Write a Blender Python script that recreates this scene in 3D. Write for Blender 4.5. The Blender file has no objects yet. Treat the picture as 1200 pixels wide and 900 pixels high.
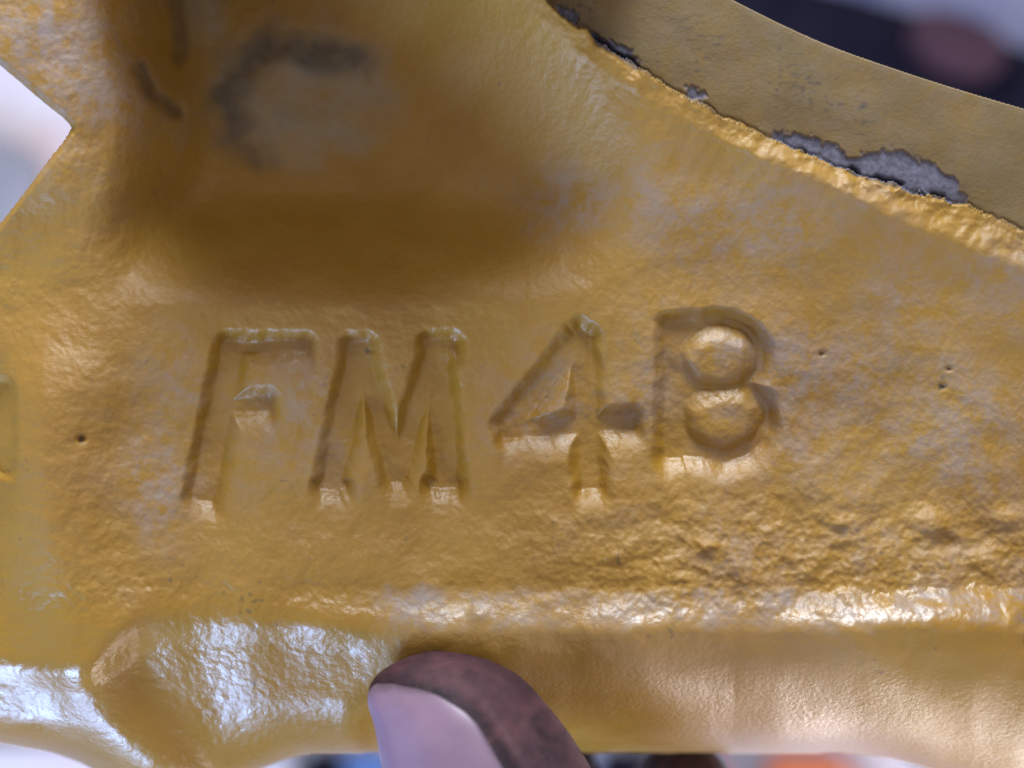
import bpy, math
import numpy as np
from mathutils import Vector

# ------------------------------------------------------------------ scale
P = 0.105 / 1200.0          # metres per relief unit (the frame is about 105 mm wide)
D = 1600.0                  # camera distance in the same units (0.14 m)
CX, CY = 600.0, 450.0
sc = bpy.context.scene
col = sc.collection

# ------------------------------------------------------------------ camera
cam_d = bpy.data.cameras.new("camera")
cam = bpy.data.objects.new("camera", cam_d); col.objects.link(cam)
cam.location = (0, 0, D * P)
cam_d.sensor_width = 36.0
cam_d.lens = 36.0 * D / 1200.0
cam_d.clip_start = 0.005
cam_d.clip_end = 50.0
cam_d.dof.use_dof = True
cam_d.dof.focus_distance = D * P
cam_d.dof.aperture_fstop = 9.0
sc.camera = cam

# ------------------------------------------------------------------ world and lamps (indoor workshop light)
w = bpy.data.worlds.new("World"); sc.world = w; w.use_nodes = True
bg = w.node_tree.nodes["Background"]
bg.inputs[0].default_value = (0.84, 0.80, 0.86, 1); bg.inputs[1].default_value = 0.70

def area(name, loc, target, size, power, colour, sizey=None):
    l = bpy.data.lights.new(name, 'AREA'); l.energy = power; l.color = colour
    l.shape = 'RECTANGLE'; l.size = size; l.size_y = sizey or size
    o = bpy.data.objects.new(name, l); col.objects.link(o); o.location = loc
    o.rotation_euler = (Vector(target) - Vector(loc)).to_track_quat('-Z', 'Y').to_euler()
    o["kind"] = "helper"
    return o
area("top_lamp", (0.0, 0.50, 0.20), (0, 0, 0), 0.25, 5.8, (0.87, 0.93, 1.0))
area("window_light", (-0.31, -0.46, 0.10), (0, -0.02, 0), 0.20, 5.2, (0.34, 0.54, 1.0))
area("low_daylight", (0.34, -0.42, -0.11), (0.02, 0, -0.02), 0.50, 6.0, (1.0, 0.92, 0.95), 0.34)

vs = sc.view_settings
vs.view_transform = 'Standard'; vs.look = 'None'; vs.gamma = 1.0; vs.exposure = 0.0
vs.use_curve_mapping = False

# ------------------------------------------------------------------ helpers
def tag(o, label=None, cat=None, group=None, kind=None):
    for k, v in (("label", label), ("category", cat), ("group", group), ("kind", kind)):
        if v: o[k] = v
    return o

def W(u, v, z):
    """relief coordinates (as seen from the front) to a world point"""
    k = (D - z) / D * P
    return np.stack([(u - CX) * k, -(v - CY) * k, z * P + 0 * u], -1)

def sm(a, b, x):
    t = np.clip((x - a) / (b - a), 0, 1)
    return t * t * (3 - 2 * t)

def interp(x, pts):
    """smooth interpolation through (x, y) points"""
    xs = np.array([p[0] for p in pts], float); ys = np.array([p[1] for p in pts], float)
    m = np.gradient(ys, xs)
    i = np.clip(np.searchsorted(xs, x) - 1, 0, len(xs) - 2)
    h = xs[i + 1] - xs[i]; t = np.clip((x - xs[i]) / h, 0, 1)
    t2, t3 = t * t, t * t * t
    return ((2*t3 - 3*t2 + 1) * ys[i] + (t3 - 2*t2 + t) * h * m[i]
            + (-2*t3 + 3*t2) * ys[i+1] + (t3 - t2) * h * m[i+1])

def perlin(x, y, seed):
    rng = np.random.RandomState(seed)
    n = 256
    ang = rng.rand(n, n) * 2 * np.pi
    gx, gy = np.cos(ang), np.sin(ang)
    xi = np.floor(x).astype(int); yi = np.floor(y).astype(int)
    fx, fy = x - xi, y - yi
    def g(ix, iy, dx, dy):
        a = (xi + ix) % n; b = (yi + iy) % n
        return gx[a, b] * dx + gy[a, b] * dy
    ux = fx*fx*fx*(fx*(fx*6-15)+10); uy = fy*fy*fy*(fy*(fy*6-15)+10)
    a = g(0,0,fx,fy); b = g(1,0,fx-1,fy); c = g(0,1,fx,fy-1); d = g(1,1,fx-1,fy-1)
    return ((a + (b-a)*ux) + ((c + (d-c)*ux) - (a + (b-a)*ux)) * uy) * 1.6

def seg_d(u, v, a, b):
    ax, ay = a; bx, by = b
    dx, dy = bx - ax, by - ay
    t = np.clip(((u-ax)*dx + (v-ay)*dy) / (dx*dx + dy*dy), 0, 1)
    return np.hypot(u - ax - t*dx, v - ay - t*dy)

def poly_sdf(u, v, pts):
    d = np.full(u.shape, 1e9); inside = np.zeros(u.shape, bool)
    n = len(pts)
    for i in range(n):
        a, b = pts[i], pts[(i+1) % n]
        d = np.minimum(d, seg_d(u, v, a, b))
        cond = ((a[1] > v) != (b[1] > v))
        with np.errstate(divide='ignore', invalid='ignore'):
            xint = (b[0]-a[0]) * (v-a[1]) / ((b[1]-a[1]) if b[1] != a[1] else 1e-9) + a[0]
        inside ^= cond & (u < xint)
    return np.where(inside, -d, d)

# ------------------------------------------------------------------ node materials
def material(name):
    m = bpy.data.materials.new(name); m.use_nodes = True
    nt = m.node_tree; nt.nodes.clear()
    out = nt.nodes.new("ShaderNodeOutputMaterial")
    b = nt.nodes.new("ShaderNodeBsdfPrincipled")
    nt.links.new(b.outputs[0], out.inputs[0])
    return m, nt, b

class N:
    def __init__(s, nt):
        s.nt = nt; s.co = nt.nodes.new("ShaderNodeTexCoord").outputs["Object"]
    def link(s, a, b): s.nt.links.new(a, b)
    def noise(s, scale, detail=4, rough=0.55, dist=0.0, stretch=None):
        n = s.nt.nodes.new("ShaderNodeTexNoise")
        n.inputs["Scale"].default_value = scale; n.inputs["Detail"].default_value = detail
        n.inputs["Roughness"].default_value = rough; n.inputs["Distortion"].default_value = dist
        if stretch:
            mp = s.nt.nodes.new("ShaderNodeMapping")
            mp.inputs["Rotation"].default_value = (0, 0, stretch[0]); mp.inputs["Scale"].default_value = stretch[1]
            s.link(s.co, mp.inputs[0]); s.link(mp.outputs[0], n.inputs["Vector"])
        else:
            s.link(s.co, n.inputs["Vector"])
        return n.outputs["Fac"]
    def ramp(s, fac, a, b, va=0.0, vb=1.0):
        n = s.nt.nodes.new("ShaderNodeMapRange"); n.clamp = True
        n.inputs[1].default_value = a; n.inputs[2].default_value = b
        n.inputs[3].default_value = va; n.inputs[4].default_value = vb
        s.link(fac, n.inputs[0]); return n.outputs[0]
    def mix(s, fac, a, b):
        n = s.nt.nodes.new("ShaderNodeMix"); n.data_type = 'RGBA'
        for k, v in ((0, fac), (6, a), (7, b)):
            if hasattr(v, "is_linked") or hasattr(v, "links"): s.link(v, n.inputs[k])
            elif k == 0: n.inputs[k].default_value = v
            else: n.inputs[k].default_value = (*v, 1)
        return n.outputs[2]
    def math(s, op, a, b=0.0):
        n = s.nt.nodes.new("ShaderNodeMath"); n.operation = op
        for k, v in ((0, a), (1, b)):
            if hasattr(v, "links"): s.link(v, n.inputs[k])
            else: n.inputs[k].default_value = v
        return n.outputs[0]
    def attr(s, name):
        n = s.nt.nodes.new("ShaderNodeAttribute"); n.attribute_name = name
        return n.outputs["Fac"]
    def bump(s, height, strength, dist, prev=None):
        n = s.nt.nodes.new("ShaderNodeBump")
        n.inputs["Strength"].default_value = strength; n.inputs["Distance"].default_value = dist
        s.link(height, n.inputs["Height"])
        if prev is not None: s.link(prev, n.inputs["Normal"])
        return n.outputs[0]

def paint_material():
    m, nt, b = material("yellow_paint"); n = N(nt)
    big = n.ramp(n.noise(55, 4, 0.6), 0.35, 0.68)
    fine = n.ramp(n.noise(900, 3, 0.6), 0.3, 0.75)
    c = n.mix(big, (0.305, 0.163, 0.014), (0.262, 0.128, 0.012))
    c = n.mix(n.math('MULTIPLY', fine, 0.35), c, (0.24, 0.145, 0.025))
    # dusty film; pale sheen and the lip highlight are painted in with it
    dust_and_sheen = n.math('MULTIPLY', n.attr("dust_and_sheen"), n.ramp(n.noise(380, 6, 0.78), 0.40, 0.60))
    c = n.mix(dust_and_sheen, c, (0.25, 0.195, 0.165))
    c = n.mix(n.math("MULTIPLY", n.attr("dull"), n.ramp(n.noise(120, 6, 0.7), 0.25, 0.7, 0.6, 1.0)), c, (0.130, 0.086, 0.026))
    # small dark pits
    pit = n.ramp(n.noise(420, 2, 0.5), 0.74, 0.80)
    c = n.mix(n.math('MULTIPLY', pit, 0.6), c, (0.10, 0.07, 0.05))
    st = n.math('MULTIPLY', n.attr("stain"), n.ramp(n.noise(190, 5, 0.65), 0.2, 0.6))
    c = n.mix(st, c, (0.23, 0.205, 0.15))
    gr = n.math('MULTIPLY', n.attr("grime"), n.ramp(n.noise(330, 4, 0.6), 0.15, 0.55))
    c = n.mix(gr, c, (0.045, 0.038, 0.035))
    bare = n.attr("bare")
    mc = n.mix(n.ramp(n.noise(1500, 3, 0.7), 0.4, 0.65), (0.10, 0.10, 0.135), (0.18, 0.178, 0.245))
    c = n.mix(bare, c, mc)
    n.link(c, b.inputs["Base Color"])
    r = n.ramp(n.noise(300, 4, 0.6), 0.3, 0.7, 0.0, 0.16)
    r = n.math('ADD', r, n.attr("rough"))
    n.link(n.math('ADD', r, n.math('MULTIPLY', bare, 0.12)), b.inputs["Roughness"])
    n.link(n.math('MULTIPLY', bare, 0.35), b.inputs["Metallic"])
    b.inputs["Specular IOR Level"].default_value = 0.55
    n.link(n.attr("lacquer"), b.inputs["Coat Weight"]); b.inputs["Coat Roughness"].default_value = 0.28; b.inputs["Coat IOR"].default_value = 1.6
    h1 = n.bump(n.math("MULTIPLY", n.noise(1300, 4, 0.65), n.attr("relief")), 0.55, 0.00018)
    h2 = n.bump(n.noise(2100, 3, 0.65), 0.7, 0.00007, h1)
    n.link(h2, b.inputs["Normal"]); n.link(h2, b.inputs["Coat Normal"])
    return m

def flat_material(name, c1, c2, scale, rough=0.6, bump=0.0, metal=0.0):
    m, nt, b = material(name); n = N(nt)
    f = n.ramp(n.noise(scale, 4, 0.6), 0.35, 0.65)
    n.link(n.mix(f, c1, c2), b.inputs["Base Color"])
    b.inputs["Roughness"].default_value = rough; b.inputs["Metallic"].default_value = metal
    b.inputs['Specular IOR Level'].default_value = 0.5 if rough < 0.9 else 0.05
    if bump: n.link(n.bump(n.noise(scale*3, 4, 0.6), 0.5, bump), b.inputs["Normal"])
    return m

PAINT = paint_material()

def mesh_obj(name, co, faces, mat, parent=None, normals=None, attrs=None, smooth=True):
    me = bpy.data.meshes.new(name)
    faces = np.asarray(faces)
    nf, k = faces.shape
    me.vertices.add(len(co)); me.vertices.foreach_set("co", np.ascontiguousarray(co, np.float32).ravel())
    me.loops.add(nf * k); me.loops.foreach_set("vertex_index", faces.astype(np.int32).ravel())
    me.polygons.add(nf); me.polygons.foreach_set("loop_start", np.arange(0, nf * k, k, dtype=np.int32))
    me.update(calc_edges=True)
    me.polygons.foreach_set("use_smooth", np.full(nf, smooth))
    for an, av in (attrs or {}).items():
        a = me.attributes.new(an, 'FLOAT', 'POINT'); a.data.foreach_set("value", np.ascontiguousarray(av, np.float32))
    me.materials.append(mat)
    if normals is not None:
        me.normals_split_custom_set_from_vertices([tuple(x) for x in normals.tolist()])
    o = bpy.data.objects.new(name, me); col.objects.link(o)
    if parent: o.parent = parent
    return o

# ================================================================== floor behind
FZ = -0.30
floor_mat = flat_material("grey_floor", (0.22, 0.22, 0.28), (0.28, 0.28, 0.34), 9, 0.7)
S = 3.0
fl = mesh_obj("floor", np.array([(-S,-S,FZ),(S,-S,FZ),(S,S,FZ),(-S,S,FZ)]), [(0,1,2,3)], floor_mat)
tag(fl, kind="structure")

# ================================================================== the casting
STEP = 1.6
U1 = np.arange(-150, 1352, STEP); V1 = np.arange(-150, 1060, STEP)
U, V = np.meshgrid(U1, V1)          # [row v, col u]

# outlines ------------------------------------------------------------
def v_bottom(u):     # lower silhouette of the rolled lip
    return interp(u, [(-200, 862), (0, 872), (90, 893), (150, 925), (230, 930), (290, 908), (340, 889), (420, 884), (700, 883), (900, 884), (1040, 889), (1100, 905), (1200, 935), (1400, 980)])
def v_top(u):        # upper silhouette of the flange
    return interp(u, [(200, -420), (700, -90), (860, 0), (960, 48), (1060, 84), (1200, 127), (1400, 180)])
hole_hw = np.maximum(83 - U1, 0)
def hole_top(u):  return 150 - 0.84 * np.maximum(83 - u, 0) - 6*np.sqrt(np.clip(83-u, 0, 9)/9)*0.6
def hole_bot(u):  return 150 + 1.30 * np.maximum(83 - u, 0) + 6*np.sqrt(np.clip(83-u, 0, 9)/9)*0.6

wob = perlin(U/40, V/40, 3) * 1.2
delta = np.zeros_like(U)
u_s, v_s = U.copy(), V.copy()
# clamp to a block a little larger than the view
for lo, hi, arr in ((-130, 1330, u_s), (-130, 1300, v_s)):
    d = np.maximum(lo - arr, arr - hi).clip(0); delta = np.maximum(delta, d); np.clip(arr, lo, hi, out=arr)
vb = v_bottom(u_s) + wob*0.8
d = (v_s - vb).clip(0); delta = np.maximum(delta, d); v_s = np.minimum(v_s, vb)
vt = v_top(u_s)
d = (vt - v_s).clip(0); delta = np.maximum(delta, d); v_s = np.maximum(v_s, vt)
ht, hb = hole_top(u_s) + wob, hole_bot(u_s) + wob
inh = (u_s < 83) & (v_s > ht) & (v_s < hb)
dt, db = v_s - ht, hb - v_s
hd = np.where(inh, np.minimum(dt, db), 0)
v_s = np.where(inh, np.where(dt < db, ht, hb), v_s)
delta_h = hd
u, v = u_s, v_s

# relief ----------------------------------------------------------------
n200 = perlin(u/200, v/200, 11); n90 = perlin(u/90, v/90, 12); n45 = perlin(u/45, v/45, 13)
n22 = perlin(u/22, v/22, 14); n11 = perlin(u/11+0.2*n22, v/11, 15); n6 = perlin(u/6, v/6, 16)

EDGE = [(560,-160),(600,-60),(640,0),(665,22),(700,48),(745,78),(790,106),(850,138),(905,163),(960,186),(1010,206),(1070,224),(1130,240),(1200,270),(1290,310),(1400,360)]
ed = np.full(u.shape, 1e9)
for a, b in zip(EDGE[:-1], EDGE[1:]): ed = np.minimum(ed, seg_d(u, v, a, b))
ev = interp(u, [(560,-160),(600,-60),(640,0),(700,48),(790,106),(905,163),(1010,206),(1130,240),(1200,270),(1400,360)])
above = (u > 556) & (v < ev)
ed = np.where(above, -ed, ed) + 3.0*n22 + 2.0*n11        # + = body side, - = flange side

z = np.zeros_like(u)
# concave fillet rising to the flange joint, then a small shoulder rolling into it
H = 62.0
dpos = np.maximum(ed, 0)
fil = H * np.exp(-dpos/85.0)
shw = 26 + 20*sm(980, 1100, u)
shoulder = -(9.0 + 19*sm(760, 1060, u)) * (1 - sm(0, shw, ed))
z_fil = fil + np.where(ed < 60, shoulder, 0)
# pocket -----------------------------------------------------------------
left_w = interp(v, [(-200, 150), (0, 158), (60, 160), (120, 172), (200, 165), (280, 135), (340, 120), (500, 120)])
pl = sm(-45, 95, u - left_w)
bot_w = interp(u, [(-200, 340), (100, 345), (250, 352), (400, 352), (560, 345), (680, 335), (760, 300), (900, 250), (1400, 250)])
pb = 0.75*sm(-14, 130, bot_w - v) + 0.25*sm(60, 260, bot_w - v)
pr = sm(0, 330, (650 + 0.62*np.maximum(v, -100)) - u + 60*(v < -1e9))
pr = pr * 0.9 + 0.1*sm(0, 120, (650 + 0.62*np.maximum(v, -100)) - u)
pocket = pl * pb * pr * sm(-105, -25, v)
z = z_fil - 175 * pocket
# boss in the pocket
bd = np.hypot((u - 345)/1.15, (v - 112)) + 6*n45
z += 9 * (1 - sm(30, 85, bd)) * pocket
# gouge on the pocket's left wall
gd = seg_d(u, v, (166, 82), (178, 112)); gd = np.minimum(gd, seg_d(u, v, (178, 112), (206, 130)))
z -= 8 * (1 - sm(1, 16, gd + 3*n22))
# upper left arm: raised and leaning slightly to the light
z += 26 * sm(160, 40, u) * sm(330, 180, v)
# tall unseen wall closing the recess above, shaped to shade it
shade_wall = 252 * sm(-40, -105, v + 6*n45) * sm(60, 190, u) * sm(950, 480, u)
z += shade_wall
# plate is gently hollow around the letters
z -= 9 * np.exp(-((u - 570)/380)**2 - ((v - 480)/95)**2)
# left rib -----------------------------------------------------------------
rc = interp(v, [(200, 80), (350, 84), (430, 62), (520, 54), (600, 58), (660, 66), (720, 82), (800, 100), (850, 132), (900, 190), (1000, 300)])
rx = u - rc
rib = np.where(rx < 0, np.exp(-(rx/50)**2), np.exp(-(rx/78)**2))
ribm = sm(330, 470, v)
z += 40 * rib * ribm * (0.5 + 0.5*sm(880, 770, v))
# far left of the rib falls away
z -= 40 * sm(24, -30, u) * sm(400, 470, v) * sm(770, 600, v)
z -= 16 * (1 - sm(6, 18, seg_d(u, v, (4, 455), (6, 548)) + 2*n22)) 
# lower lip -----------------------------------------------------------------
rise = (8*sm(585, 690, v) + (19 + 22*np.clip((u - 860)/280, 0, 1))*sm(684 + 6*n90, 744, v)) * sm(90, 200, u)
z += rise
vr = interp(u, [(-200, 762), (0, 764), (60, 772), (100, 768), (135, 728), (165, 690), (220, 674), (300, 680), (400, 708), (470, 724), (700, 730), (900, 734), (1100, 736), (1200, 742), (1400, 748)])
ve = v_bottom(u)
t = np.clip((v - vr) / np.maximum(ve - vr, 20), 0, 1)
round_roll = 1 - np.sqrt(np.clip(1 - t*t, 0, 1))
R_right = 235.0
roll = R_right * round_roll
gc = interp(v, [(600, 128), (690, 134), (740, 148), (800, 170), (860, 208), (920, 260)])
# to the left of the thumb the lip is a broad chamfer rather than a round
ch = sm(455, 400, u)
chamfer = (58 + 0.30*np.clip(440 - u, 0, 290)*sm(-110, 80, u - gc)) * t * sm(0, 0.35, t) + 95 * (1 - np.sqrt(np.clip(1 - np.clip((t-0.62)/0.38, 0, 1)**2, 0, 1)))
z -= roll * (1 - ch) + chamfer * ch
# groove to the right of the rib
z -= 10 * np.exp(-((u - gc)/40)**2) * sm(650, 770, v)
# right end of the lip: bead ends, dent
z += 12 * np.exp(-((u - 1110)/110)**2 - ((v - 712)/26)**2)
z -= 30 * sm(1180, 1225, u + 6*n22) * sm(670, 730, v) * sm(800, 745, v)

# letters -----------------------------------------------------------------
def ell(cx, cy, rx, ry, a0, a1, n=14):
    return [(cx + rx*math.cos(math.radians(a0 + (a1-a0)*i/n)), cy + ry*math.sin(math.radians(a0 + (a1-a0)*i/n))) for i in range(n+1)]
LET = {
 "F": [((274,402),(236,590),17), ((258,407),(364,407),12), ((256,476),(320,473),12)],
 "M": [((423,402),(386,580),16), ((420,404),(468,568),13), ((512,402),(462,568),13), ((511,402),(526,578),16),
       ((404,405),(436,405),9), ((494,403),(538,403),9), ((370,570),(410,568),9), ((500,568),(542,566),9)],
 "4": [((690,384),(590,508),14), ((584,507),(748,494),13), ((681,384),(692,578),15)],
 "B": [((792,372),(788,542),16)],
}
wl = 1.8*n45 + 1.3*n22 + 0.5*n11 - 4.6
def seg_box(u, v, a, b, hw):
    """distance to a flat-ended stroke"""
    ax, ay = a; bx, by = b; L = math.hypot(bx-ax, by-ay); dx, dy = (bx-ax)/L, (by-ay)/L
    al = np.abs((u-(ax+bx)/2)*dx + (v-(ay+by)/2)*dy) - L/2 + 7
    pe = np.abs((u-ax)*dy - (v-ay)*dx) - hw + 7
    return np.hypot(np.maximum(al, 0), np.maximum(pe, 0)) + np.minimum(np.maximum(al, pe), 0) - 7
letsd = {}
allg = np.zeros_like(u)
for k, strokes in LET.items():
    sd = np.full(u.shape, 1e9)
    for a, b, hw in strokes: sd = np.minimum(sd, seg_box(u, v, a, b, hw))
    if k == "B":      # both bowls, sunk around two rounded islands
        for cx_, cy_, rx_, ry_ in ((842, 417, 57, 48), (846, 490, 60, 55)):
            r_ = np.hypot((u-cx_)/rx_, (v-cy_)/ry_)
            sd = np.minimum(sd, np.where(u > 790, (r_ - 1)*min(rx_, ry_), 1e9))
        sd = np.minimum(sd, seg_box(u, v, (780, 456), (842, 456), 84))
    sd = sd + wl
    letsd[k] = sd
    g_ = 1 - sm(-11, 7, sd)
    if k == "B":
        for cx_, cy_, rx_, ry_ in ((842, 419, 46, 40), (848, 488, 49, 40)):
            r2 = ((u-cx_)/rx_)**2 + ((v-cy_)/ry_)**2 + 0.12*n22
            g_ = np.minimum(g_, 1 - 0.88*sm(0, 0.75, 1 - r2)**0.8)
    allg = np.maximum(allg, g_)
# worn lower and right-hand walls: they run out in a longer slope
sharp = allg.copy()
for k in range(1, 13):
    sh = np.roll(np.roll(sharp, k, axis=0), k//3, axis=1)
    allg = np.maximum(allg, sh*(1 - k/13.0))
z_let = -17.5 * allg * (1 + 0.3*n45)
mn = np.minimum.reduce(list(letsd.values()))
z += z_let

# surface unevenness -------------------------------------------------------
flg = sm(2, -3, ed)                      # 1 on the flange face
rough = 1 + 1.3*sm(560, 640, v)*sm(560, 800, u)*sm(745, 700, v) + 0.5*sm(640, 700, v)*sm(500, 300, u)
lump = 1 - 0.75*sm(680, 720, v)*sm(470, 420, u)
rough = rough * (1 - 0.72*flg) * (1 - 0.35*pocket)
z += (7*n200 + 4.5*n90) * (1 - 0.7*flg)
z += ((1.35*n45 + 0.9*n22)*lump + (0.55*n11 + 0.34*n6)*(1 - 0.5*sm(690, 740, v))) * rough * (1 - 0.75*sm(745, 790, v)*sm(430, 480, u))
# ridged cast grain on the lower right
ridg = (1 - np.abs(perlin((u*0.9 - v*0.45)/34, (v*0.95 + u*0.3)/20, 21))) ** 2
z += 1.7*(ridg - 0.5) * sm(570, 640, v)*sm(700, 860, u)*sm(720, 690, v)
# lumps and pits
for (a, b, r, h) in ((1090,612,20,9), (1108,636,14,-8), (985,614,9,6), (1150,655,18,7), (1180,610,18,7), (830,640,10,5), (95,515,5,-7), (963,414,4,-5), (1105,453,4,-4), (1112,432,4,-4), (560,720,10,4), (640,705,9,4)):
    z += h * np.exp(-(((u-a)/r)**2 + ((v-b)/(r*0.75))**2))
# cast streaks running into the flange joint
cr = ((u*0.86 + v*0.5)/14)
strk = perlin(cr, (v*0.86 - u*0.5)/110, 23)
z += 1.3 * strk * sm(130, 20, ed) * (1 - flg) * sm(600, 680, u)
# crumbled paint along the joint
cr_m = np.exp(-((ed - 12)/13)**2) * sm(620, 700, u) * (0.45 + 0.55*sm(-0.3, 0.4, n90 + 0.5*n45))
z += (1.5*np.abs(n11) + 0.5*n6 + 3.0*n22) * cr_m
# flange face: leans away from the joint
zf = H - 46 - 0.07*np.minimum(ed, 0)
z_flange = zf + 0.8*n45 + 0.15*n11 + 2*n90
# paint lost beside the joint
CH1 = [(905,152),(930,157),(960,164),(999,184),(1022,180),(1049,175),(1085,189),(1113,206),(1136,233),(1136,250),(1090,240),(1040,224),(992,206),(950,190),(905,170)]
CH2 = [(690,36),(720,50),(742,60),(748,78),(722,72),(700,58)]
CH3 = [(655,8),(672,14),(680,26),(664,22)]
CH4 = [(805,100),(830,112),(826,122),(806,114)]
chip = np.minimum.reduce([poly_sdf(u, v, c) for c in (CH1, CH2, CH3, CH4)]) + 4*n22 + 3.5*n11 + 3*n6
bare = sm(3, -3, chip + 7*n6*sm(30, 5, chip + 26))
z_flange = z_flange - 2.6*bare + shade_wall
# open crack in front of the bare metal
crack = np.exp(-((ed - 1)/4.0)**2) * np.maximum(sm(890, 910, u)*sm(1140, 1090, u)*sm(0.05, 0.5, n22 + 0.4*n45), sm(690,700,u)*sm(752,744,u))
z = np.where(ed < 0, z_flange, z)
z = z - 12*crack
# joint line
z = z - 2*np.exp(-((ed)/3.0)**2)
# rounded far edge of the flange
fe = v - v_top(u)
z -= 0.5 * (1 - sm(0, 9, fe)) * sm(600, 700, u)
# rounded rim of the left opening
hdist = np.where(u < 95, np.minimum(np.abs(v - hole_top(u)), np.abs(v - hole_bot(u)))*0.7, 99)
hdist = np.where(u > 83, np.hypot(hdist, u - 83), hdist)
z -= 9 * (1 - sm(0, 8, hdist))

# walls running straight back from the outlines
zt = z
base = W(u, v, zt)
back = np.minimum(delta*9.0, 330) 
back = np.maximum(back, np.minimum(delta_h*5.0, 150))
pos = base.copy(); pos[..., 2] -= back * P

# normals from the grid
du = np.gradient(pos, axis=1); dv = np.gradient(pos, axis=0)
nrm = np.cross(dv, du); nrm /= np.maximum(np.linalg.norm(nrm, axis=-1, keepdims=True), 1e-12)
print("mean normal z", nrm[..., 2].mean())

# stains and painted sheen ---------------------------------------------------------------------
stain = (1 - sm(55, 105, np.hypot((u - 350)/1.35, v - 105) + 14*n45)) * 0.85
stain = np.maximum(stain, 0.7*(1 - sm(10, 60, np.hypot((u - 235)/0.8, (v - 20)) + 12*n45)))
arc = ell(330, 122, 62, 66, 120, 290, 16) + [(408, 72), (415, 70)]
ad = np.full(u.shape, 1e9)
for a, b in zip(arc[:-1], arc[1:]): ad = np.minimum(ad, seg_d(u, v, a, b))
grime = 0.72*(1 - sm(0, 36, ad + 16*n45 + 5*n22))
grime = np.maximum(grime, 0.6*(1 - sm(1, 16, gd + 3*n22)))
grime = np.maximum(grime, 0.5*(1 - sm(4, 16, np.abs(u - 207 + 8*n90) + np.maximum(v - 70, 0)))) 
for (a, b, r) in ((95,515,5),(963,414,3.5),(1105,453,3.5),(1112,432,3.5),(430,412,3)):
    grime = np.maximum(grime, 0.85*(1 - sm(r*0.4, r*1.3, np.hypot((u-a)*(1 + 0.5*np.sin(a)), v-b) + 2*n6 + 3*n11)))
grime = np.maximum(grime, 0.22*sm(30, 2, chip)*(1 - bare)*sm(-0.2, 0.6, n22 + 0.6*n11)*flg)
grime = np.maximum(grime, 0.95*sm(0.35, 0.8, crack))
scuff = perlin(u/9 + 0.6*n22, v/5, 41) + 0.9*n90 + 0.5*n45
grime = np.maximum(grime, 0.6*flg*sm(0.75, 1.15, scuff))
grime = np.maximum(grime, 0.45*(1 - flg)*sm(1.05, 1.4, perlin(u/7, v/7, 42) + 0.7*n45 + 0.4*n200)*sm(330, 420, v))
grime = np.maximum(grime, 0.5*np.exp(-(ed/2.5)**2)*sm(620,660,u)*sm(0.1,0.6,n45+0.3*n22))
dust_and_sheen = np.zeros_like(u)
for (a, b, ru, rv, k) in ((60, 60, 110, 140, 0.75), (650, 240, 70, 45, 0.55), (860, 280, 130, 80, 0.6), (1120, 340, 120, 70, 0.5), (340, 490, 90, 80, 0.5),
                          (180, 540, 60, 110, 0.6), (640, 470, 60, 60, 0.45), (950, 460, 140, 100, 0.6), (1100, 500, 140, 110, 0.55), (750, 470, 50, 70, 0.4), (850, 410, 40, 25, 0.6), (855, 485, 40, 25, 0.6), (1000, 640, 260, 50, 0.35)):
    dust_and_sheen = np.maximum(dust_and_sheen, k*np.exp(-((u-a)/ru)**2 - ((v-b)/rv)**2))
dust_and_sheen = np.maximum(dust_and_sheen, 0.6*flg)
dust_and_sheen = np.maximum(dust_and_sheen, 0.62*sm(682, 700, v + 8*n22)*sm(745, 722, v + 8*n22)*sm(400, 470, u))  # pale highlight along the lip ridge, painted in as colour
dust_and_sheen = np.clip(1.25*dust_and_sheen + 0.3*n90*(dust_and_sheen > 0.05), 0, 1)

# gloss: worn and dusty on the face, glossy on the handled lower lip
roughn = 0.47 + 0.12*dust_and_sheen + 0.0*flg - 0.07*sm(670, 720, v) - 0.08*sm(760, 800, v)*sm(430, 480, u) - 0.24*sm(960, 1040, u)*sm(660, 690, v)*sm(770, 750, v) - 0.16*sm(670, 720, v)*sm(460, 420, u) + 0.05*n90
relief = (1 - 0.5*flg) * (1 - 0.5*pocket) * (1 - 0.45*sm(690, 730, v)) * (1 - 0.7*sm(745, 790, v)*sm(430, 480, u))
roughn -= 0.14*cr_m*sm(820, 1000, u)
roughn -= 0.19*(1 - sm(-4, 14, mn))
# split into parts ---------------------------------------------------------
nr, nc = u.shape
ids = np.arange(nr*nc).reshape(nr, nc)
quads = np.stack([ids[:-1,:-1], ids[1:,:-1], ids[1:,1:], ids[:-1,1:]], -1)
def fc(a): return 0.25*(a[:-1,:-1] + a[1:,:-1] + a[1:,1:] + a[:-1,1:])
part = np.zeros((nr-1, nc-1), int)
fed = fc(ed); fpk = fc(pocket); fu, fv = fc(u), fc(v)
part[(fv > fc(vr) + 2) & (fv > 660)] = 3
part[(fpk > 0.30)] = 1
part[(fed < 0)] = 2
part[(part == 2) & (fc(bare) > 0.5)] = 4
for i, k in enumerate("FM4B"): part[fc(letsd[k]) < 4] = 10 + i
keep = (fc(delta) < 42) & (fc(delta_h) < 32)
casting = bpy.data.objects.new("machine_casting", None); col.objects.link(casting)
casting.location = (0, 0, 0)
tag(casting, "yellow painted cast metal machine part with FM4B sunk into its face", "machine part")
made = {}
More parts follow.
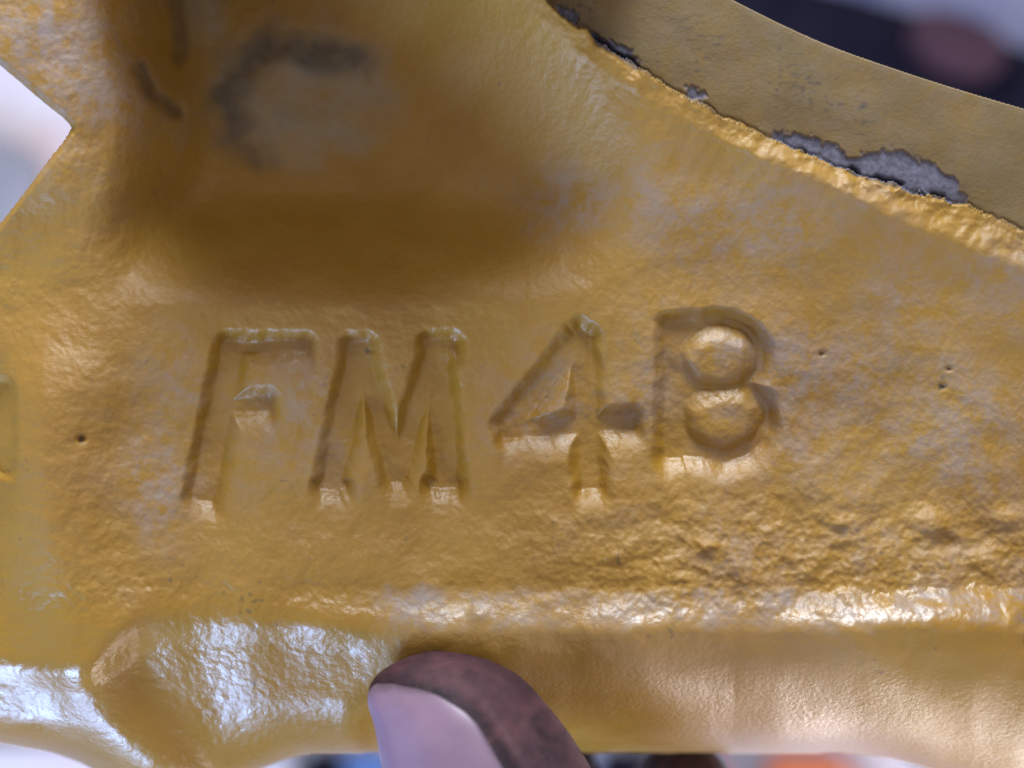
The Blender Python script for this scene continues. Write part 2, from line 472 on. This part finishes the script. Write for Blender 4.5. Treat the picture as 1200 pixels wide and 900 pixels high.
def take(code, name, parent):
    q = quads[(part == code) & keep]
    used, inv = np.unique(q.ravel(), return_inverse=True)
    g = lambda a: a.reshape(nr*nc)[used]
    o = mesh_obj(name, pos.reshape(-1, 3)[used], inv.reshape(-1, 4), PAINT, parent,
                 normals=nrm.reshape(-1, 3)[used],
                 attrs=dict(rough=g(roughn), relief=g(relief), lacquer=g(0.85*sm(690, 740, v)*sm(430, 500, u)*sm(1130, 960, u)), dull=g(flg), stain=g(stain), grime=g(grime), dust_and_sheen=g(dust_and_sheen), bare=g(bare)*(code in (2, 4))))
    return o
body = take(0, "body", casting)
rec = take(1, "recess", casting); rec["label"] = "deep shaded hollow with a grey worn boss"
flange = take(2, "flange", casting); flange["label"] = "smooth dull yellow flange beyond the chipped joint"
bm_ = take(4, "bare_metal_patch", flange); bm_["label"] = "grey bare metal where the paint has chipped off"
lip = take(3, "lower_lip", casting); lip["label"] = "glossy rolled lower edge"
for i, k in enumerate("FM4B"):
    o = take(10 + i, "sunken_letter", casting); o["label"] = "sunken character " + k

# ================================================================== the hand
def tube(axis, hw, th, up, nseg=40, nring=60, off=None, power=2.0, mod=None):
    """loft: axis (n,3), half widths, half thicknesses, up vector -> closed mesh"""
    axis = np.asarray(axis, float); n = len(axis)
    tan = np.gradient(axis, axis=0); tan /= np.linalg.norm(tan, axis=1, keepdims=True)
    up = np.asarray(up, float)
    side = np.cross(tan, up); side /= np.linalg.norm(side, axis=1, keepdims=True)
    upv = np.cross(side, tan)
    th_a = np.linspace(0, 2*np.pi, nseg, endpoint=False)
    co, si = np.cos(th_a), np.sin(th_a)
    ex = 2.0/power
    cx_ = np.sign(co)*np.abs(co)**ex; sy_ = np.sign(si)*np.abs(si)**ex
    pts = axis[:, None, :] + side[:, None, :]*(hw[:, None]*cx_[None])[..., None] + upv[:, None, :]*(th[:, None]*sy_[None])[..., None]
    return pts, tan, side, upv
def loft_faces(n, m, base=0):
    f = []
    for i in range(n-1):
        for j in range(m):
            f.append((base+i*m+j, base+i*m+(j+1) % m, base+(i+1)*m+(j+1) % m, base+(i+1)*m+j))
    return f

# thumb frame in relief units: s runs from the tip down the thumb
TD = np.array([0.35, 0.937])
TP = np.array([0.937, -0.35])
TIP = np.array([495.0, 763.0])
C_TAB = [(0,-20),(13,-20),(30,-10),(60,4),(112,12),(198,20),(300,22),(420,18),(700,60),(1000,120)]
W_TAB = [(0,0.5),(4,28),(13,49),(30,68),(60,86),(112,103),(198,117),(300,118),(420,124),(520,118),(700,150),(1000,190)]
T_TAB = [(0,0.5),(4,20),(13,34),(30,50),(60,66),(112,80),(198,90),(300,92),(420,100),(520,98),(700,140),(1000,190)]
Z_TAB = [(0,36),(60,58),(112,68),(198,74),(300,64),(420,30),(520,-10),(700,-90),(1000,-190)]
def thumb_pt(s, th, lift=0.0):
    """surface point of the thumb: th = angle from the viewer's direction, + to the right"""
    c = interp(s, C_TAB); hw = interp(s, W_TAB); tk = interp(s, T_TAB); zc = interp(s, Z_TAB)
    p = TIP[None] + np.outer(s.ravel(), TD) + np.outer(c.ravel(), TP)
    # flattened and rolled cross-section
    roll_a = math.radians(-33)
    sx = np.sin(th); cz = np.cos(th)
    rr = 1.0 + 0.0*s
    fold = 0.055*np.exp(-((np.degrees(th) - 29)/8)**2)*sm(40, 70, s)*sm(330, 300, s) \
         - 0.05*np.exp(-((np.degrees(th) - 21)/3.5)**2)*sm(40, 60, s)*sm(330, 300, s)
    rr = rr + fold
    # the nail bed is flatter than the pulp
    da = np.degrees(th) + 33
    rr = rr - 0.05*np.exp(-(da/45)**2)*sm(20, 70, s)*sm(360, 300, s)
    hx = (hw*rr + lift)*sx; hz = (tk*rr + lift)*cz
    uu = p[:, 0].reshape(s.shape) + hx*TP[0]; vv = p[:, 1].reshape(s.shape) + hx*TP[1]
    zz = zc + hz
    k = (D - zc)/D
    ctr_u = p[:, 0].reshape(s.shape); ctr_v = p[:, 1].reshape(s.shape)
    x = ((ctr_u - CX)*k + hx*TP[0]*k)*P; y = -((ctr_v - CY)*k + hx*TP[1]*k)*P
    return np.stack([x, y, zz*P], -1)

verts, faces = [], []
def add_loft(pts):
    base = sum(len(x) for x in verts); n, m = pts.shape[:2]
    verts.append(pts.reshape(-1, 3))
    fs = loft_faces(n, m, base)
    faces.extend(fs)
    # caps
    c0 = pts[0].mean(0); c1 = pts[-1].mean(0); b2 = sum(len(x) for x in verts)
    verts.append(np.array([c0, c1]))
    for j in range(m):
        faces.append((b2, base + (j+1) % m, base + j)); faces.append((b2+1, base+(n-1)*m+j, base+(n-1)*m+(j+1) % m))
ss = np.concatenate([np.array([0, .6, 1.6, 3, 5, 8, 12, 17]), np.arange(22, 1000, 8)])
tt = np.linspace(-np.pi, np.pi, 120, endpoint=False)
SS, TT = np.meshgrid(ss, tt, indexing='ij')
add_loft(thumb_pt(SS, TT))
# palm and curled fingers, below and behind the casting
def limb(pts, r1, r2=None, up=(0, 0, 1), n=30, m=28):
    pts = np.array(pts, float); tpar = np.linspace(0, 1, len(pts)); q = np.linspace(0, 1, n)
    r1 = np.array(r1, float); r2 = r1 if r2 is None else np.array(r2, float)
    ax = np.stack([interp(q, list(zip(tpar, pts[:, i]))) for i in range(3)], -1)*P
    a = np.interp(q, tpar, r1)*P; b = np.interp(q, tpar, r2)*P
    e = np.sqrt(np.clip(1 - (1 - np.clip(q/0.10, 0, 1))**2, 0.0004, 1)); e2 = np.sqrt(np.clip(1 - (1 - np.clip((1-q)/0.10, 0, 1))**2, 0.0004, 1))
    a = a*e*e2; b = b*e*e2
    p, _, _, _ = tube(ax, a, b, up, m)
    add_loft(p)
def rel(u_, v_, z_): return ((u_ - CX), -(v_ - CY), z_)
limb([rel(700, 1480, -260), rel(760, 1720, -300), rel(800, 2000, -300), rel(830, 2350, -300)], [250, 400, 330, 260], [120, 190, 170, 150], up=(0.3, 0, 1))
for k, (x0, x1, l) in enumerate(((860, 842, 1.0), (760, 660, 1.06), (660, 575, 1.03), (570, 480, 0.9))):
    limb([rel(x0, 1620, -330), rel(x0 + 5, 1400, -480), rel((x0+x1)/2, 1220, -560), rel(x1, 1060, -500 if k else -400), rel(x1, 985 if k else 992, -440 if k else -250)],
         [95, 88, 82, 76, 60], up=(1, 0, 0))
vv_ = np.concatenate(verts)
me = bpy.data.meshes.new("hand_base"); me.from_pydata(vv_.tolist(), [], faces); me.update()
tmp = bpy.data.objects.new("hand_base", me); col.objects.link(tmp)
rm = tmp.modifiers.new("r", 'REMESH'); rm.mode = 'VOXEL'; rm.voxel_size = 4.6*P; rm.use_smooth_shade = True
smo = tmp.modifiers.new("s", 'SMOOTH'); smo.iterations = 4; smo.factor = 0.5
dg = bpy.context.evaluated_depsgraph_get()
hm = bpy.data.meshes.new_from_object(tmp.evaluated_get(dg))
bpy.data.objects.remove(tmp)
hm.name = "person"
hco = np.empty(len(hm.vertices)*3, np.float32); hm.vertices.foreach_get("co", hco); hco = hco.reshape(-1, 3)
# grime in the nail fold and over the fingertip
hz_ = hco[:, 2]/P; hk = D/(D - hz_)
hu = hco[:, 0]/P*hk + CX; hv = -hco[:, 1]/P*hk + CY
NAIL_S = np.linspace(0, 1, 60)
th_n = np.radians(np.linspace(-92, 21, 60))
def nail_s0(th):  # start of the nail (its free edge) for each angle
    d_ = np.degrees(th)
    return interp(d_, [(-95, 30), (-70, 14), (-40, 11), (-15, 18), (0, 30), (11, 52), (18, 86), (22, 130)])
edge_pts = thumb_pt(nail_s0(th_n), th_n)
side_pts = thumb_pt(np.linspace(125, 330, 60), np.full(60, math.radians(22)))
bp = np.concatenate([edge_pts, side_pts])
gdist = np.full(len(hco), 1e9)
near = (hv < 1150)
for p_ in bp: gdist[near] = np.minimum(gdist[near], np.linalg.norm(hco[near] - p_, axis=1)/P)
hg = 1.0*np.exp(-(gdist/11)**4)
hn = perlin(hu/18, hv/18, 31); hn2 = perlin(hu/50, hv/50, 32)
hg = np.maximum(hg, np.clip(0.45 + 0.5*hn + 0.4*hn2, 0, 1)*sm(120, 20, np.abs((hu - 495)*TD[0] + (hv - 763)*TD[1] - 10))*0.8)
hg = np.maximum(hg, np.clip(0.55 + 0.35*hn + 0.4*hn2, 0, 0.85)*1.15*sm(35, 105, (hu-495)*TP[0] + (hv-763)*TP[1]))
a = hm.attributes.new("grime", 'FLOAT', 'POINT'); a.data.foreach_set("value", hg.astype(np.float32))

def skin_material():
    m, nt, b = material("grimy_skin"); n = N(nt)
    c = n.mix(n.ramp(n.noise(260, 6, 0.7), 0.35, 0.65), (0.105, 0.044, 0.050), (0.045, 0.019, 0.028))
    g = n.math('MULTIPLY', n.attr("grime"), n.ramp(n.noise(650, 5, 0.7), 0.3, 0.6, 0.35, 1.0))
    c = n.mix(g, c, (0.018, 0.011, 0.016))
    n.link(c, b.inputs["Base Color"])
    b.inputs["Roughness"].default_value = 0.55
    b.inputs["Specular IOR Level"].default_value = 0.22
    b.inputs["Subsurface Weight"].default_value = 0.12
    b.inputs["Subsurface Radius"].default_value = (0.0012, 0.0005, 0.0003)
    b.inputs["Subsurface Scale"].default_value = 1.0
    wv = nt.nodes.new("ShaderNodeTexWave"); wv.inputs["Scale"].default_value = 1100; wv.inputs["Distortion"].default_value = 5.0
    wv.inputs["Detail"].default_value = 2.0; wv.inputs["Detail Scale"].default_value = 0.6
    mp = nt.nodes.new("ShaderNodeMapping"); mp.inputs["Rotation"].default_value = (0.2, 0.3, 1.0)
    n.link(n.co, mp.inputs[0]); n.link(mp.outputs[0], wv.inputs["Vector"])
    h = n.bump(wv.outputs["Fac"], 0.6, 0.00008)
    h = n.bump(n.noise(1500, 5, 0.7), 0.5, 0.00016, h)
    n.link(h, b.inputs["Normal"])
    return m
hm.materials.clear(); hm.materials.append(skin_material())
hand = bpy.data.objects.new("person", hm); col.objects.link(hand)
tag(hand, "bare hand with a grimy thumb pressed on the lower lip of the casting", "person")

# thumbnail: a thin curved plate with real thickness
ns = np.linspace(0, 1, 70); na = np.linspace(0, 1, 60)
A_, S_ = np.meshgrid(na, ns)
th_g = np.radians(-94 + A_*115)
s0 = nail_s0(th_g); s_g = s0 + (345 - 30*(2*A_-1)**2 - s0)*S_
edge = np.minimum(np.minimum(A_, 1-A_)*26, np.minimum(S_, 1-S_)*50).clip(0, 1)
lift = -3.0 + 4.2*np.sqrt(edge) + 0.5*np.sin(A_*23)*edge
top = thumb_pt(s_g, th_g, 1.0); top = thumb_pt(s_g, th_g, lift)
bot = thumb_pt(s_g, th_g, lift*0 - 6.0)
n1, n2 = top.shape[:2]
idg = np.arange(n1*n2).reshape(n1, n2)
qf = np.stack([idg[:-1,:-1], idg[:-1,1:], idg[1:,1:], idg[1:,:-1]], -1).reshape(-1, 4)
ring = np.concatenate([idg[0, :], idg[1:, -1], idg[-1, -2::-1], idg[-2:0:-1, 0]])
rn = np.roll(ring, -1); off = n1*n2
sidef = np.stack([ring, ring + off, rn + off, rn], -1)
nm, nt, b = material("thumbnail"); n = N(nt)
c = n.mix(n.ramp(n.noise(110, 5, 0.6), 0.3, 0.7), (0.235, 0.155, 0.225), (0.165, 0.105, 0.155))
c = n.mix(n.math('MULTIPLY', n.attr("rim"), n.ramp(n.noise(400, 4, 0.6), 0.3, 0.55)), c, (0.05, 0.035, 0.05))
n.link(c, b.inputs["Base Color"]); b.inputs["Roughness"].default_value = 0.36
n.link(n.bump(n.noise(500, 3, 0.6), 0.12, 0.00006), b.inputs["Normal"])
rim = (1 - np.minimum(np.minimum(1-A_, A_+0.2)*14, S_*22).clip(0, 1)).ravel()
nail = mesh_obj("thumbnail", np.concatenate([top.reshape(-1, 3), bot.reshape(-1, 3)]), np.concatenate([qf, qf[:, ::-1] + off, sidef]), nm, hand,
                attrs=dict(rim=np.concatenate([rim, rim])))
nail["label"] = "pale mauve thumbnail with dark grime along its edge"

# ================================================================== things on the floor behind (far out of focus)
def far(u_, v_, z_=FZ):      # floor point seen at that place
    zz = z_/P; k = (D - zz)/D
    return Vector(((u_ - CX)*k*P, -(v_ - CY)*k*P, z_))
def rounded_box(name, c, sx, sy, sz, rot, mat, r=0.25, power=5.0, n=28, wob_=0.0, seed=1):
    """superellipsoid block resting on the floor, edges rounded"""
    a = np.linspace(-np.pi/2, np.pi/2, n); bq = np.linspace(-np.pi, np.pi, 2*n, endpoint=False)
    A, B = np.meshgrid(a, bq, indexing='ij'); e = 2.0/power
    f = lambda x: np.sign(x)*np.abs(x)**e
    x = f(np.cos(A))*f(np.cos(B)); y = f(np.cos(A))*f(np.sin(B)); zz = f(np.sin(A))
    if wob_:
        k = 1 + wob_*perlin(x*2.2 + 7 + zz, y*2.2 + 5, seed); x, y, zz = x*k, y*k, zz*k
    pts = np.stack([x*sx/2, y*sy/2, (zz + 1)*sz/2], -1).reshape(-1, 3)
    o = mesh_obj(name, pts, loft_faces(n, 2*n), mat)
    o.location = c; o.rotation_euler = (0, 0, rot)
    return o
M_dark = flat_material("black_rubber", (0.004, 0.004, 0.010), (0.009, 0.008, 0.016), 60, 0.95)
M_pink = flat_material("brownish_pink", (0.050, 0.026, 0.036), (0.034, 0.019, 0.028), 40, 0.9)
M_blue = flat_material("blue_plastic", (0.04, 0.09, 0.28), (0.05, 0.12, 0.32), 40, 0.45)
M_orange = flat_material("orange_card", (0.50, 0.13, 0.04), (0.45, 0.11, 0.035), 40, 0.6)
M_red = flat_material("red_plastic", (0.30, 0.04, 0.06), (0.38, 0.09, 0.10), 40, 0.5)
M_white = flat_material("white_card", (0.46, 0.46, 0.52), (0.44, 0.33, 0.34), 14, 0.7)
M_grey = flat_material("shade_grey", (0.20, 0.20, 0.23), (0.16, 0.16, 0.19), 30, 0.7)
M_bluegrey = flat_material("blue_grey_cloth", (0.10, 0.115, 0.22), (0.17, 0.175, 0.27), 30, 0.95)

q = rounded_box("cloth", far(1060, -110), 0.22, 0.15, 0.006, -0.2, M_bluegrey, power=3, wob_=0.1)
tag(q, "blurred blue grey cloth at the top edge behind the flange", "cloth")
q = rounded_box("rubber_strip", far(1075, 118) + Vector((0, 0, 0.004)), 0.20, 0.044, 0.014, -0.30, M_dark, power=4, wob_=0.05, seed=4)
tag(q, "blurred black strip lying behind the flange at the upper right", "strip")
q = rounded_box("pink_lump", far(1095, 72) + Vector((0, 0, 0.014)), 0.030, 0.018, 0.014, -0.36, M_pink, power=2.4, wob_=0.06, seed=5)
tag(q, "blurred brownish pink rounded lump on the black strip", "lump")
q = rounded_box("white_card", far(20, 150), 0.13, 0.16, 0.004, 0.3, M_white, power=7)
tag(q, "bright white card seen through the pointed opening at left", "card")
q = rounded_box("shade_block", far(-12, 255) + Vector((0, 0, 0.004)), 0.03, 0.05, 0.01, -0.4, M_grey, power=5)  # added block standing in for grey shade behind the opening
tag(q, "blurred grey blue block put in for the grey shade in the lower corner of the pointed opening", "block")
q = rounded_box("white_tray", far(60, 960), 0.16, 0.05, 0.006, 0.02, M_white, power=7)
tag(q, "bright white tray under the lower left corner of the casting", "tray")
q = rounded_box("black_block", far(385, 930), 0.014, 0.03, 0.02, 0, M_dark, power=6)
tag(q, "blurred black block left of the thumb below the lip", "block")
q = rounded_box("blue_block", far(432, 930), 0.018, 0.03, 0.015, 0, M_blue, power=6)
tag(q, "blurred blue block just left of the thumb below the lip", "block")
q = rounded_box("dark_block", far(735, 930), 0.020, 0.03, 0.015, 0, M_dark, power=6)
tag(q, "blurred dark block just right of the thumb below the lip", "block")
q = rounded_box("red_knob", far(812, 935), 0.022, 0.034, 0.02, 0, M_red, power=2.6)
tag(q, "blurred red rounded knob below the lip beside the orange box", "knob")
q = rounded_box("orange_box", far(940, 940), 0.027, 0.034, 0.02, 0, M_orange, power=7)
tag(q, "blurred orange box below the lip at lower right", "box")
q = rounded_box("white_rod", far(1070, 915), 0.05, 0.008, 0.008, -0.65, M_white, power=3)
tag(q, "short white rod slanting below the right end of the lip", "rod")
